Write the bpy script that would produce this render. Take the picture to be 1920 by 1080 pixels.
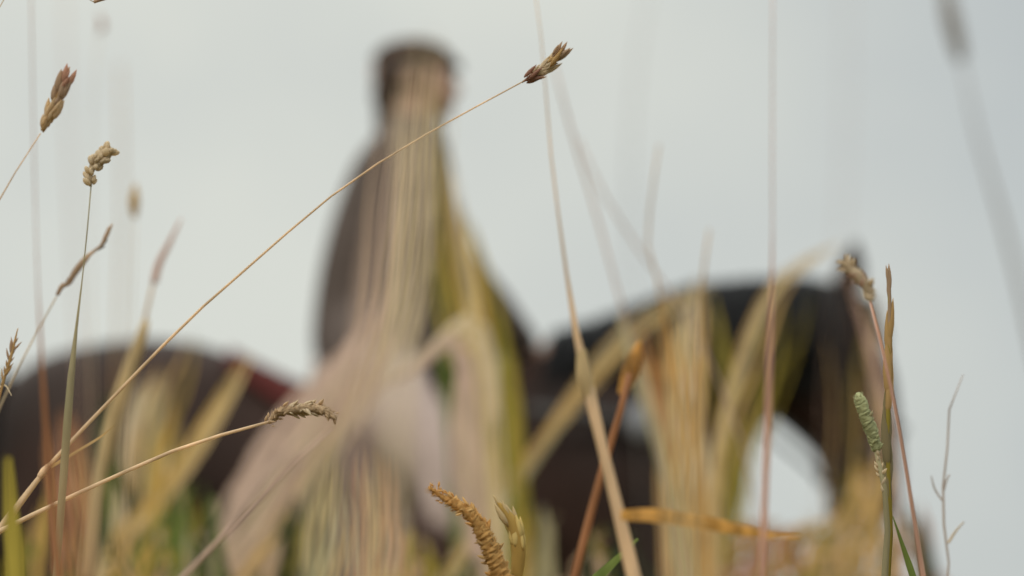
import bpy, math, random
from mathutils import Vector, Matrix, noise

for o in list(bpy.data.objects):
    bpy.data.objects.remove(o)
R = math.radians
rng = random.Random(11)
S = bpy.context.scene
COL = S.collection

# ------------------------------------------------------------------ camera
PITCH = R(9.73)
CAMZ = 0.55
K = 0.36                      # frame width per metre of depth: 36 mm sensor, 100 mm lens
FOCUS = 1.92                  # in working units of SC metres
SC = 0.625
cd = bpy.data.cameras.new('camera')
cam = bpy.data.objects.new('camera', cd)
COL.objects.link(cam)
cam.location = (0, 0, CAMZ)
cam.rotation_euler = (R(90) + PITCH, 0, 0)
cd.sensor_width = 36
cd.lens = 100
cd.clip_start = 0.02
cd.clip_end = 3000
cd.dof.use_dof = True
cd.dof.focus_distance = FOCUS * SC * 0.972
cd.dof.aperture_fstop = 7.6
S.camera = cam

# ------------------------------------------------------------------ light
SUN_EL, SUN_ROT = R(40), R(205)      # behind the camera, high, a little to the left
w = bpy.data.worlds.new('World')
S.world = w
w.use_nodes = True
nt = w.node_tree
nt.nodes.clear()
N = nt.nodes.new
out = N('ShaderNodeOutputWorld')
bg = N('ShaderNodeBackground')
bg.inputs['Strength'].default_value = 0.1
sky = N('ShaderNodeTexSky')
sky.sky_type = 'NISHITA'
sky.sun_disc = False
sky.sun_elevation = SUN_EL
sky.sun_rotation = SUN_ROT
sky.air_density = 1.0
sky.dust_density = 2.0
geo = N('ShaderNodeNewGeometry')
tc = N('ShaderNodeTexCoord')
sep = N('ShaderNodeSeparateXYZ')
nt.links.new(tc.outputs['Generated'], sep.inputs[0])
# cloud cover: an even overcast, a little brighter overhead
elev = N('ShaderNodeMapRange')
elev.interpolation_type = 'SMOOTHSTEP'
elev.inputs['From Min'].default_value = 0.25
elev.inputs['From Max'].default_value = 0.85
elev.inputs['To Min'].default_value = 1.0
elev.inputs['To Max'].default_value = 3.0
nt.links.new(sep.outputs['Z'], elev.inputs['Value'])
# the cloud is a little thicker and greyer towards the right, with soft mottling
nz = N('ShaderNodeTexNoise')
nz.inputs['Scale'].default_value = 7.0
nz.inputs['Detail'].default_value = 3.0
nz.inputs['Roughness'].default_value = 0.5
nt.links.new(tc.outputs['Generated'], nz.inputs['Vector'])
side = N('ShaderNodeMapRange')
side.interpolation_type = 'SMOOTHSTEP'
side.inputs['From Min'].default_value = -0.08
side.inputs['From Max'].default_value = 0.26
side.inputs['To Min'].default_value = 0.0
side.inputs['To Max'].default_value = 0.75
nt.links.new(sep.outputs['X'], side.inputs['Value'])
soft = N('ShaderNodeMath')
soft.operation = 'MULTIPLY_ADD'
soft.inputs[1].default_value = 1.5
soft.inputs[2].default_value = -0.62
nt.links.new(nz.outputs['Fac'], soft.inputs[0])
cover = N('ShaderNodeMath')
cover.operation = 'ADD'
cover.use_clamp = True
nt.links.new(side.outputs['Result'], cover.inputs[0])
nt.links.new(soft.outputs[0], cover.inputs[1])
ramp = N('ShaderNodeValToRGB')
ramp.color_ramp.elements[0].position = 0.0
ramp.color_ramp.elements[0].color = (0.700, 0.718, 0.660, 1)
ramp.color_ramp.elements[1].position = 1.0
ramp.color_ramp.elements[1].color = (0.512, 0.548, 0.550, 1)
nt.links.new(cover.outputs[0], ramp.inputs['Fac'])
mul = N('ShaderNodeVectorMath')
mul.operation = 'SCALE'
nt.links.new(ramp.outputs['Color'], mul.inputs[0])
nt.links.new(elev.outputs['Result'], mul.inputs['Scale'])
mul10 = N('ShaderNodeVectorMath')
mul10.operation = 'SCALE'
mul10.inputs['Scale'].default_value = 10.0
nt.links.new(mul.outputs[0], mul10.inputs[0])
mixw = N('ShaderNodeMix')
mixw.data_type = 'RGBA'
mixw.inputs['Factor'].default_value = 0.96
nt.links.new(sky.outputs[0], mixw.inputs[6])
nt.links.new(mul10.outputs[0], mixw.inputs[7])
nt.links.new(mixw.outputs[2], bg.inputs['Color'])
nt.links.new(bg.outputs[0], out.inputs[0])

sd = bpy.data.lights.new('sun', 'SUN')
sun = bpy.data.objects.new('sun', sd)
COL.objects.link(sun)
sd.energy = 1.5
sd.angle = R(14)
sd.color = (1.0, 0.95, 0.87)
# direction towards the sun, same convention as the sky texture
tosun = Vector((math.sin(SUN_ROT) * math.cos(SUN_EL), math.cos(SUN_ROT) * math.cos(SUN_EL), math.sin(SUN_EL)))
sun.rotation_euler = tosun.to_track_quat('Z', 'Y').to_euler()

S.view_settings.view_transform = 'Standard'
S.view_settings.look = 'None'
S.view_settings.gamma = 1
S.view_settings.exposure = 0.0
S.view_settings.use_curve_mapping = False
S.render.engine = 'CYCLES'
S.cycles.transparent_max_bounces = 4
S.cycles.max_bounces = 6
S.cycles.use_denoising = True

# ------------------------------------------------------------------ pixel helpers (1920 x 1080 frame)
FWD = Vector((0, math.cos(PITCH), math.sin(PITCH)))
UPV = Vector((0, -math.sin(PITCH), math.cos(PITCH)))
RIGHT = Vector((1, 0, 0))
CAM = Vector((0, 0, CAMZ))


def ray(px, py):
    return FWD + RIGHT * ((px - 960) / 1920 * K) + UPV * ((540 - py) / 1920 * K)


def P(px, py, d):
    return CAM + ray(px, py) * (d * SC)


YH = 6.75                     # the plane the horse walks in


def W(px, py, dy=0.0):
    """point of the horse's plane seen at a pixel, moved dy away from the camera"""
    v = ray(px, py)
    p = CAM + v * (YH / v.y)
    return Vector((p.x, YH + dy, p.z))


MPP = YH * K / 1920 * 1.012   # metres per pixel at the horse

# ------------------------------------------------------------------ materials
MATS = {}


def pmat(name, col, rough=0.8, var=0.25, scale=30.0, spec=0.3, sheen=0.0, metal=0.0, bump=0.0, stretch=(1, 1, 1), col2=None):
    if name in MATS:
        return MATS[name]
    m = bpy.data.materials.new(name)
    m.use_nodes = True
    t = m.node_tree
    b = t.nodes['Principled BSDF']
    b.inputs['Roughness'].default_value = rough
    b.inputs['Specular IOR Level'].default_value = spec
    b.inputs['Metallic'].default_value = metal
    if sheen:
        b.inputs['Sheen Weight'].default_value = sheen
        b.inputs['Sheen Roughness'].default_value = 0.4
    c = t.nodes.new('ShaderNodeTexCoord')
    mp = t.nodes.new('ShaderNodeMapping')
    mp.inputs['Scale'].default_value = stretch
    n = t.nodes.new('ShaderNodeTexNoise')
    n.inputs['Scale'].default_value = scale
    n.inputs['Detail'].default_value = 5
    r = t.nodes.new('ShaderNodeValToRGB')
    lo = [x * (1 - var) for x in col]
    hi = [min(1, x * (1 + var)) for x in (col2 or col)]
    r.color_ramp.elements[0].position = 0.3
    r.color_ramp.elements[1].position = 0.7
    r.color_ramp.elements[0].color = (*lo, 1)
    r.color_ramp.elements[1].color = (*hi, 1)
    t.links.new(c.outputs['Object'], mp.inputs[0])
    t.links.new(mp.outputs[0], n.inputs['Vector'])
    t.links.new(n.outputs['Fac'], r.inputs['Fac'])
    t.links.new(r.outputs['Color'], b.inputs['Base Color'])
    if bump:
        bp = t.nodes.new('ShaderNodeBump')
        bp.inputs['Strength'].default_value = bump
        bp.inputs['Distance'].default_value = 0.01
        t.links.new(n.outputs['Fac'], bp.inputs['Height'])
        t.links.new(bp.outputs[0], b.inputs['Normal'])
    MATS[name] = m
    return m


def gmat(key, col, trans=0.4, var=0.22, scale=28.0, col2=None):
    """dry or green grass: diffuse plus light passing through"""
    if key in MATS:
        return MATS[key]
    m = pmat(key, col, 0.75, var, scale, 0.08, stretch=(4, 4, 0.7), col2=col2)
    t = m.node_tree
    b = t.nodes['Principled BSDF']
    o = t.nodes['Material Output']
    tr = t.nodes.new('ShaderNodeBsdfTranslucent')
    src = b.inputs['Base Color'].links[0].from_socket
    t.links.new(src, tr.inputs['Color'])
    mx = t.nodes.new('ShaderNodeMixShader')
    mx.inputs[0].default_value = trans
    t.links.new(b.outputs[0], mx.inputs[1])
    t.links.new(tr.outputs[0], mx.inputs[2])
    t.links.new(mx.outputs[0], o.inputs['Surface'])
    return m


G = dict(
    straw=gmat('straw', (0.60, 0.46, 0.25)),
    pale=gmat('pale straw', (0.66, 0.53, 0.36)),
    mauve=gmat('mauve straw', (0.57, 0.42, 0.34)),
    tan=gmat('tan straw', (0.54, 0.35, 0.15)),
    gold=gmat('gold straw', (0.54, 0.35, 0.10)),
    olive=gmat('olive leaf', (0.34, 0.265, 0.05)),
    sage=gmat('sage leaf', (0.42, 0.37, 0.22)),
    green=gmat('green leaf', (0.14, 0.18, 0.045)),
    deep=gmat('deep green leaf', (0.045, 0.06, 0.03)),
    orange=gmat('orange leaf', (0.52, 0.27, 0.07), .4, .5, 60),
    rust=gmat('rust stalk', (0.40, 0.19, 0.09)),
    pink=gmat('pink stalk', (0.58, 0.36, 0.27)),
    brown=gmat('brown chaff', (0.55, 0.39, 0.26), .5),
    dark=gmat('dark chaff', (0.40, 0.22, 0.16), .5),
    moss=gmat('moss leaf', (0.21, 0.17, 0.035)),
    twig=gmat('pale twig', (0.50, 0.44, 0.40)),
    stem=gmat('warm straw stem', (0.74, 0.56, 0.37), .45),
    grey=gmat('grey stalk', (0.36, 0.33, 0.31)),
)
M_HORSE = pmat('bay horse coat', (0.021, 0.0105, 0.0075), 0.6, 0.6, 4.0, 0.12)
M_HAIR = pmat('black horsehair', (0.008, 0.008, 0.009), 0.65, 0.4, 40, 0.15)
M_HOOF = pmat('hoof horn', (0.05, 0.045, 0.04), 0.6, 0.3, 30)
M_LEATHER = pmat('dark brown leather', (0.045, 0.02, 0.012), 0.45, 0.3, 25, 0.4, bump=0.1)
M_STRAP = pmat('black strap leather', (0.018, 0.014, 0.012), 0.45, 0.3, 40, 0.4)
M_PAD = pmat('dark saddle cloth', (0.05, 0.03, 0.028), 0.9, 0.2, 60)
M_STEEL = pmat('steel', (0.55, 0.55, 0.56), 0.3, 0.1, 20, 0.5, metal=1.0)
M_SKIN = pmat('skin', (0.36, 0.21, 0.15), 0.55, 0.1, 20)
M_COAT = pmat('grey brown wool', (0.085, 0.066, 0.058), 0.95, 0.25, 60, 0.1, bump=0.2)
M_BREECH = pmat('light breeches', (0.34, 0.265, 0.235), 0.9, 0.1, 50, 0.15)
M_CAP = pmat('dark brown felt', (0.055, 0.036, 0.027), 0.95, 0.25, 60, 0.1)
M_RHAIR = pmat('dark brown hair', (0.045, 0.027, 0.02), 0.55, 0.4, 60)
M_EYE = pmat('eye', (0.03, 0.02, 0.018), 0.2, 0.1, 20)
M_LIP = pmat('lip', (0.32, 0.13, 0.11), 0.5, 0.1, 30)


# ------------------------------------------------------------------ mesh helpers
def catmull(pts, n):
    """n samples through control points (tuples of any length)"""
    pts = [tuple(p) for p in pts]
    if len(pts) == 2:
        return [tuple(a + (b - a) * i / (n - 1) for a, b in zip(*pts)) for i in range(n)]
    q = [tuple(2 * a - b for a, b in zip(pts[0], pts[1]))] + pts + [tuple(2 * a - b for a, b in zip(pts[-1], pts[-2]))]
    # chord-length spacing so that uneven control points stay smooth
    segs = len(pts) - 1
    ln = [max(1e-6, math.dist(pts[i][:3], pts[i + 1][:3])) for i in range(segs)]
    tot = sum(ln)
    res = []
    for k in range(n):
        s = tot * k / (n - 1)
        i = 0
        while i < segs - 1 and s > ln[i]:
            s -= ln[i]
            i += 1
        t = min(1.0, s / ln[i])
        p0, p1, p2, p3 = q[i:i + 4]
        l1 = ln[i]
        l0 = ln[i - 1] if i > 0 else l1
        l2 = ln[i + 1] if i < segs - 1 else l1
        o = []
        for a, b, c, d in zip(p0, p1, p2, p3):
            m1 = ((b - a) / l0 * l1 + (c - b)) * 0.5
            m2 = ((c - b) + (d - c) / l2 * l1) * 0.5
            t2, t3 = t * t, t * t * t
            o.append((2 * t3 - 3 * t2 + 1) * b + (t3 - 2 * t2 + t) * m1 + (-2 * t3 + 3 * t2) * c + (t3 - t2) * m2)
        res.append(tuple(o))
    return res


class MB:
    def __init__(self):
        self.v, self.f = [], []

    def ring_loft(self, rings, cap=True):
        b = len(self.v)
        n = len(rings[0])
        for r in rings:
            self.v += [tuple(p) for p in r]
        for i in range(len(rings) - 1):
            for j in range(n):
                a = b + i * n + j
                c = b + i * n + (j + 1) % n
                self.f.append((a, c, c + n, a + n))
        if cap:
            self.f.append(tuple(b + j for j in reversed(range(n))))
            e = b + (len(rings) - 1) * n
            self.f.append(tuple(e + j for j in range(n)))
        return self

    def tube(self, pts, rad, seg=8, samples=None, squash=1.0, side=None):
        """pts: Vectors; rad: radius per point"""
        if not hasattr(rad, '__len__'):
            rad = [rad] * len(pts)
        c = [(*p, r) for p, r in zip(pts, rad)]
        if samples is None:
            samples = len(c) * 4
        c = catmull(c, samples)
        rings = []
        up = side or Vector((0, 1, 0.03))
        for i, q in enumerate(c):
            p = Vector(q[:3])
            a = Vector(c[max(0, i - 1)][:3])
            b = Vector(c[min(len(c) - 1, i + 1)][:3])
            t = (b - a).normalized()
            x = t.cross(up)
            if x.length < 1e-4:
                x = t.cross(Vector((1, 0, 0)))
            x.normalize()
            y = x.cross(t).normalized()
            r = max(q[3], 1e-5)
            rings.append([p + x * (r * math.cos(2 * math.pi * j / seg)) + y * (r * squash * math.sin(2 * math.pi * j / seg)) for j in range(seg)])
        return self.ring_loft(rings)

    def sections(self, secs, seg=20, samples=30, power=1.0):
        """secs: (top Vector, bottom Vector, half width in y) - ellipses through both"""
        c = catmull([(*a, *b, hw) for a, b, hw in secs], samples)
        rings = []
        for q in c:
            a, b, hw = Vector(q[:3]), Vector(q[3:6]), q[6]
            m, h = (a + b) / 2, (a - b) / 2
            rings.append([m + h * math.cos(2 * math.pi * j / seg) + Vector((0, max(hw, .004), 0)) * math.sin(2 * math.pi * j / seg) for j in range(seg)])
        return self.ring_loft(rings)

    def ball(self, c, r, seg=12, rot=None):
        c = Vector(c)
        if not hasattr(r, '__len__'):
            r = (r, r, r)
        rings = []
        for i in range(1, seg):
            a = math.pi * i / seg
            ring = []
            for j in range(seg):
                b = 2 * math.pi * j / seg
                p = Vector((r[0] * math.sin(a) * math.cos(b), r[1] * math.sin(a) * math.sin(b), r[2] * math.cos(a)))
                ring.append(c + (rot @ p if rot else p))
            rings.append(ring)
        return self.ring_loft(rings)

    def box(self, c, s, rot=None):
        b = len(self.v)
        for x in (-1, 1):
            for y in (-1, 1):
                for z in (-1, 1):
                    p = Vector((x * s[0], y * s[1], z * s[2]))
                    self.v.append(tuple(Vector(c) + (rot @ p if rot else p)))
        self.f += [tuple(b + i for i in q) for q in ((0, 1, 3, 2), (4, 6, 7, 5), (0, 4, 5, 1), (2, 3, 7, 6), (0, 2, 6, 4), (1, 5, 7, 3))]
        return self

    def ribbon(self, pts, wid, facing, gutter=0.18, samples=26, twist=0.0):
        """a thin grass leaf: three verts across, folded a little along the midrib"""
        c = catmull([(*p, w_) for p, w_ in zip(pts, wid)], samples)
        b = len(self.v)
        for i, q in enumerate(c):
            p = Vector(q[:3])
            t = (Vector(c[min(len(c) - 1, i + 1)][:3]) - Vector(c[max(0, i - 1)][:3])).normalized()
            n = facing
            a = twist * (i / (len(c) - 1) - 0.5)
            x = t.cross(n)
            if x.length < 1e-4:
                x = t.cross(Vector((1, 0, 0)))
            x.normalize()
            y = x.cross(t).normalized()
            x2 = x * math.cos(a) + y * math.sin(a)
            y2 = y * math.cos(a) - x * math.sin(a)
            h = max(q[3], 2e-5) / 2
            self.v += [tuple(p - x2 * h), tuple(p + y2 * (h * gutter * 2)), tuple(p + x2 * h)]
        for i in range(len(c) - 1):
            k = b + i * 3
            self.f += [(k, k + 1, k + 4, k + 3), (k + 1, k + 2, k + 5, k + 4)]
        return self

    def mesh(self, name, mat, off=Vector(), smooth=True):
        me = bpy.data.meshes.new(name)
        me.from_pydata([(a - off.x, b - off.y, c - off.z) for a, b, c in self.v], [], self.f)
        me.materials.append(mat)
        if smooth:
            me.polygons.foreach_set('use_smooth', [True] * len(me.polygons))
        me.update()
        return me

    def build(self, name, mat, parent=None, off=None, smooth=True):
        if off is None:
            off = root_loc(parent)
        o = bpy.data.objects.new(name, self.mesh(name, mat, off, smooth))
        COL.objects.link(o)
        if parent:
            o.parent = parent
        return o


def root_loc(o):
    v = Vector()
    while o is not None:
        v += o.location
        o = o.parent
    return v


def remeshed(mb, voxel, smooth_it=6, extra=None):
    """fuse overlapping closed shapes into one continuous skin"""
    me = mb.mesh('tmp', M_SKIN)
    o = bpy.data.objects.new('tmp', me)
    COL.objects.link(o)
    r = o.modifiers.new('r', 'REMESH')
    r.mode = 'VOXEL'
    r.voxel_size = voxel
    s = o.modifiers.new('s', 'SMOOTH')
    s.iterations = smooth_it
    s.factor = 0.5
    dg = bpy.context.evaluated_depsgraph_get()
    e = o.evaluated_get(dg)
    m2 = e.to_mesh()
    res = MB()
    res.v = [tuple(v.co) for v in m2.vertices]
    res.f = [tuple(p.vertices) for p in m2.polygons]
    e.to_mesh_clear()
    bpy.data.objects.remove(o)
    return res


def thing(name, label, cat, loc, group=None):
    o = bpy.data.objects.new(name, None)
    COL.objects.link(o)
    o.location = loc
    o.empty_display_size = 0.05
    o['label'] = label
    o['category'] = cat
    if group:
        o['group'] = group
    return o


def tag(o, label, cat, group=None):
    o['label'] = label
    o['category'] = cat
    if group:
        o['group'] = group
    return o


# ------------------------------------------------------------------ ground
gm = pmat('meadow soil', (0.09, 0.08, 0.04), 0.95, 0.4, 1.5, 0.1, bump=0.4, col2=(0.14, 0.12, 0.06))
g = MB()
NX = 60
ext = [-1500, -600, -250, -100, -50] + [-30 + i * 1.5 for i in range(41)] + [50, 100, 250, 600, 1500]
n_ = len(ext)
for yy in ext:
    for xx in ext:
        zz = 0.03 * noise.noise(Vector((xx * .35, yy * .35, 0))) - 0.02 if abs(xx) < 40 and abs(yy) < 40 else -0.02
        g.v.append((xx, yy, zz))
for i in range(n_ - 1):
    for j in range(n_ - 1):
        a = i * n_ + j
        g.f.append((a, a + 1, a + n_ + 1, a + n_))
go = g.build('ground', gm)
go['kind'] = 'structure'


# ------------------------------------------------------------------ horse
HB = Vector((W(650, 900).x, YH, 0.0))
horse = thing('horse', 'dark bay horse walking to the right under the rider, black mane and arched neck', 'horse', HB)
hb = MB()
# trunk: (px, top, bottom, half width)
trunk = [(0, 860, 980, .03), (6, 780, 1070, .13), (22, 716, 1130, .20), (75, 676, 1170, .26), (160, 650, 1190, .29), (300, 636, 1200, .305),
         (400, 652, 1205, .30), (500, 700, 1215, .295), (600, 742, 1235, .30), (760, 752, 1260, .31), (900, 715, 1265, .30),
         (1000, 662, 1260, .27), (1075, 636, 1250, .25), (1180, 690, 1225, .25), (1280, 760, 1180, .22), (1345, 840, 1120, .16), (1372, 900, 1040, .06)]
hb.sections([(W(x, a), W(x, b), h) for x, a, b, h in trunk], 24, 60)
# neck
hb.sections([(W(1010, 668), W(1290, 1130), .19), (W(1070, 640), W(1350, 1040), .18), (W(1165, 604), W(1378, 950), .15),
             (W(1285, 556), W(1398, 865), .12), (W(1400, 543), W(1432, 800), .105), (W(1500, 541), W(1475, 772), .10), (W(1560, 560), W(1490, 745), .085)], 20, 40)
# head
hb.sections([(W(1545, 545), W(1468, 720), .07), (W(1600, 556), W(1478, 765), .095), (W(1648, 620), W(1497, 800), .105), (W(1676, 700), W(1520, 845), .098),
             (W(1688, 790), W(1538, 890), .08), (W(1692, 870), W(1545, 925), .066), (W(1690, 925), W(1548, 965), .068), (W(1676, 968), W(1560, 1000), .062),
             (W(1650, 995), W(1580, 1012), .035)], 18, 40)
# jaw and nostril bulges
hb.ball(W(1530, 740, -.045), (.10, .05, .11))
hb.ball(W(1530, 740, .045), (.10, .05, .11))
hb.ball(W(1672, 945, -.045), (.03, .025, .03))
hb.ball(W(1672, 945, .045), (.03, .025, .03))
# shoulder, haunch and stifle masses
for s in (-1, 1):
    hb.ball(W(1180, 960, s * .17), (.20, .11, .30), rot=Matrix.Rotation(R(-20), 3, 'Y'))
    hb.ball(W(170, 960, s * .19), (.17, .12, .30), rot=Matrix.Rotation(R(8), 3, 'Y'))
    hb.ball(W(270, 1120, s * .21), (.15, .10, .17))
# legs: (x, z, radius) from trunk to hoof
fore_n = [(.27, 1.05, .13), (.27, .86, .095), (.28, .70, .07), (.29, .50, .052), (.285, .45, .045), (.28, .30, .034), (.27, .16, .042), (.29, .09, .034), (.31, .05, .05), (.315, .0, .06)]
fore_f = [(.27, 1.05, .13), (.30, .86, .095), (.37, .72, .07), (.45, .54, .054), (.44, .49, .046), (.40, .35, .034), (.37, .23, .042), (.40, .16, .034), (.43, .11, .05), (.445, .06, .058)]
hind_n = [(-.92, 1.02, .20), (-.90, .86, .15), (-.98, .72, .085), (-1.09, .56, .05), (-1.10, .50, .052), (-1.08, .34, .038), (-1.05, .17, .046), (-1.02, .10, .037), (-.99, .05, .052), (-.985, .0, .062)]
hind_f = [(-.92, 1.02, .20), (-.78, .86, .15), (-.80, .72, .085), (-.86, .56, .05), (-.87, .50, .052), (-.82, .34, .038), (-.76, .17, .046), (-.73, .10, .037), (-.70, .05, .052), (-.695, .0, .062)]
for leg, sy in ((fore_n, -.14), (fore_f, .14), (hind_n, -.16), (hind_f, .16)):
    hb.tube([Vector((x, YH + sy, z)) for x, z, r in leg], [r for x, z, r in leg], 12, 44)
body = remeshed(hb, 0.016, 10).build('body', M_HORSE, horse)
for s in (-1, 1):
    e = MB()
    b0 = W(1588, 560, s * .055)
    tip = W(1597, 462, s * .075)
    e.tube([b0, b0.lerp(tip, .35), b0.lerp(tip, .7), tip], [.022, .03, .022, .003], 8, 14, squash=.6)
    e.build('ear', M_HORSE, horse)
    MB().ball(W(1612, 690, s * .092), (.022, .012, .02), 10).build('eye', M_EYE, horse)
for leg, sy in ((fore_n, -.14), (fore_f, .14), (hind_n, -.16), (hind_f, .16)):
    x, z, r = leg[-1]
    h = MB()
    h.tube([Vector((x - .01, YH + sy, z + .075)), Vector((x, YH + sy, z + .03)), Vector((x + .008, YH + sy, z - .005))], [.052, .064, .072], 14, 8)
    h.build('hoof', M_HOOF, horse)
# mane: locks falling on the near side
mn = MB()
crest = catmull([W(x, y) for x, y in ((1050, 646), (1085, 632), (1165, 604), (1285, 558), (1400, 545), (1500, 543), (1556, 552))], 120)
for i, c in enumerate(crest):
    for k in range(3):
        c0 = Vector(c) + Vector((rng.uniform(-.01, .01), rng.uniform(-.015, .02), -.005))
        L = rng.uniform(.16, .30) * (0.75 if i < 25 else 1)
        out_ = -.10 - .02 * k
        sway = rng.uniform(-.06, .03)
        mn.tube([c0, c0 + Vector((sway * .2, out_ * .7, .012)), c0 + Vector((sway * .6, out_ * 1.25, -.45 * L)), c0 + Vector((sway, out_ * 1.25 - .01, -L))],
                [.008, .011, .009, .002], 4, 8, squash=.7)
mn.build('mane', M_HAIR, horse)
fl = MB()
for k in range(26):
    c0 = W(1560 + rng.uniform(-14, 22), 548, rng.uniform(-.05, .05))
    tp = W(1640 + rng.uniform(-30, 26), 640 + rng.uniform(-20, 70), rng.uniform(-.07, .07))
    fl.tube([c0, c0.lerp(tp, .5) + Vector((.02, 0, .03)), tp], [.008, .009, .002], 4, 8)
fl.build('forelock', M_HAIR, horse)
tl = MB()
for k in range(120):
    a = rng.uniform(0, 2 * math.pi)
    rr = rng.uniform(0, 1) ** .5
    c0 = W(24, 712, .03 * rr * math.sin(a))
    dx, dy = .055 * rr * math.cos(a), .07 * rr * math.sin(a)
    L = rng.uniform(.55, .95)
    tl.tube([c0, c0 + Vector((-.035 + dx * .5, dy * .5, -.03)), c0 + Vector((-.03 + dx, dy - .02, -.4 * L)), c0 + Vector((-.02 + dx * 1.2, dy * 1.2 - .02, -L))],
            [.014, .016, .013, .003], 5, 12)
tl.build('tail', M_HAIR, horse)

# ------------------------------------------------------------------ saddle
SB = Vector((W(740, 740).x, YH, W(740, 745).z))
saddle = thing('saddle', 'dark brown leather riding saddle under the rider on the bay horse', 'saddle', SB)


def over_back(x0, x1, drop0, drop1, lift, halfang):
    """a cloth, leather or loin-sheen sheet following the horse's barrel between two pixel columns"""
    mb = MB()
    b = 0
    cols = 14
    rows = 17
    grid = []
    for i in range(cols):
        px = x0 + (x1 - x0) * i / (cols - 1)
        t = catmull([(x, 0, 0, a, bb, h) for x, a, bb, h in trunk], 300)
        q = min(t, key=lambda r: abs(r[0] - px))
        top, bot, hw = W(px, q[3]), W(px, q[4]), q[5]
        m, h = (top + bot) / 2, (top - bot) / 2
        dr = drop0 + (drop1 - drop0) * i / (cols - 1)
        grid.append([m + h * ((1 + lift / h.length) * math.cos(a)) + Vector((0, (hw + lift) * math.sin(a), 0))
                     for a in [R(dr) * (2 * j / (rows - 1) - 1) for j in range(rows)]])
    for sgn in (0, 1):
        for c in grid:
            for p in c:
                mb.v.append(tuple(p + Vector((0, 0, .010 * sgn)) + Vector((0, (p.y - YH) * .03 * sgn, 0))))
    n0 = cols * rows
    for i in range(cols - 1):
        for j in range(rows - 1):
            a = i * rows + j
            mb.f.append((a, a + rows, a + rows + 1, a + 1))
            mb.f.append((n0 + a, n0 + a + 1, n0 + a + rows + 1, n0 + a + rows))
    for i in range(cols - 1):
        for j in (0, rows - 1):
            a, b2 = i * rows + j, (i + 1) * rows + j
            mb.f.append((a, b2, n0 + b2, n0 + a) if j else (b2, a, n0 + a, n0 + b2))
    for j in range(rows - 1):
        for i in (0, cols - 1):
            a, b2 = i * rows + j, i * rows + j + 1
            mb.f.append((a, b2, n0 + b2, n0 + a) if i == 0 else (b2, a, n0 + a, n0 + b2))
    return mb


over_back(610, 965, 78, 84, .012, 0).build('saddle_cloth', M_PAD, saddle)
over_back(436, 640, 34, 52, .006, 0).build('loin_sheen', pmat('maroon blanket', (0.075, 0.020, 0.018), 0.95, 0.2, 60, 0.05), saddle)  # added sheet: the maroon sheen on the horse's loin, put into its colour
st = MB()
st.sections([(W(598, 690), W(606, 742), .10), (W(640, 706), W(640, 765), .15), (W(720, 728), W(720, 775), .14), (W(820, 715), W(820, 765), .10), (W(890, 676), W(890, 745), .07), (W(925, 668), W(930, 720), .05)], 16, 28)
remeshed(st, .012, 4).build('seat', M_LEATHER, saddle)
for s in (-1, 1):
    f = MB()
    cols = []
    for i in range(9):
        t = i / 8
        yy = s * (.12 + .24 * math.sin(t * 1.45))
        zt = 735 + 400 * t
        x0, x1 = 740 + 20 * t, 905 + 70 * math.sin(t * 2.6)
        a, b = W(x0, zt, yy), W(x1, zt, yy)
        cols.append((a, b))
    for sg in (0, 1):
        for a, b in cols:
            for k in range(6):
                p = a.lerp(b, k / 5)
                f.v.append((p.x, p.y + s * .008 * sg, p.z))
    n0 = 54
    for i in range(8):
        for k in range(5):
            a = i * 6 + k
            f.f += [(a, a + 1, a + 7, a + 6), (n0 + a, n0 + a + 6, n0 + a + 7, n0 + a + 1)]
    edge = [i * 6 for i in range(9)] + [48 + k for k in range(1, 6)] + [i * 6 + 5 for i in range(7, -1, -1)] + [k for k in range(4, 0, -1)]
    for u, v in zip(edge, edge[1:] + edge[:1]):
        f.f.append((u, v, n0 + v, n0 + u))
    f.build('flap', M_LEATHER, saddle)
    le = MB()
    hip = W(800, 780, s * .30)
    bot = W(806, 1262, s * .385)
    le.tube([hip, hip.lerp(bot, .5) + Vector((0, s * .035, 0)), bot], [.012] * 3, 6, 12, squash=.4)
    lo = le.build('stirrup_leather', M_STRAP, saddle)
    ir = MB()
    c = bot + Vector((0, 0, -.075))
    ring = [c + Vector((0, .055 * math.cos(a), .075 * math.sin(a))) for a in [R(-40 + 260 * i / 14) for i in range(15)]]
    ir.tube(ring, .007, 6, 30)
    ir.box(c + Vector((0, 0, -.055)), (.022, .05, .006))
    ir.build('stirrup', M_STEEL, saddle)
gi = MB()
ring = [Vector((W(1010, 1000).x, YH + .31 * math.sin(a), W(1010, 1000).z - .33 * math.cos(a) - .0)) for a in [R(-95 + 190 * i / 20) for i in range(21)]]
gi.tube(ring, [.04] * 21, 6, 40, squash=.25, side=Vector((1, 0, 0)))
gi.build('girth', M_STRAP, saddle)

# ------------------------------------------------------------------ bridle
BB = Vector((W(1600, 760).x, YH, W(1600, 760).z))
bridle = thing('bridle', 'dark leather bridle with reins on the head of the bay horse', 'bridle', BB)


def headloop(a, b, hw, r=.011):
    a, b = W(*a), W(*b)
    m, h = (a + b) / 2, (a - b) / 2
    ring = [m + h * (1.06 * math.cos(t)) + Vector((0, (hw + .012) * math.sin(t), 0)) for t in [2 * math.pi * i / 24 for i in range(25)]]
    return MB().tube(ring, r, 6, 50, squash=.5)


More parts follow.
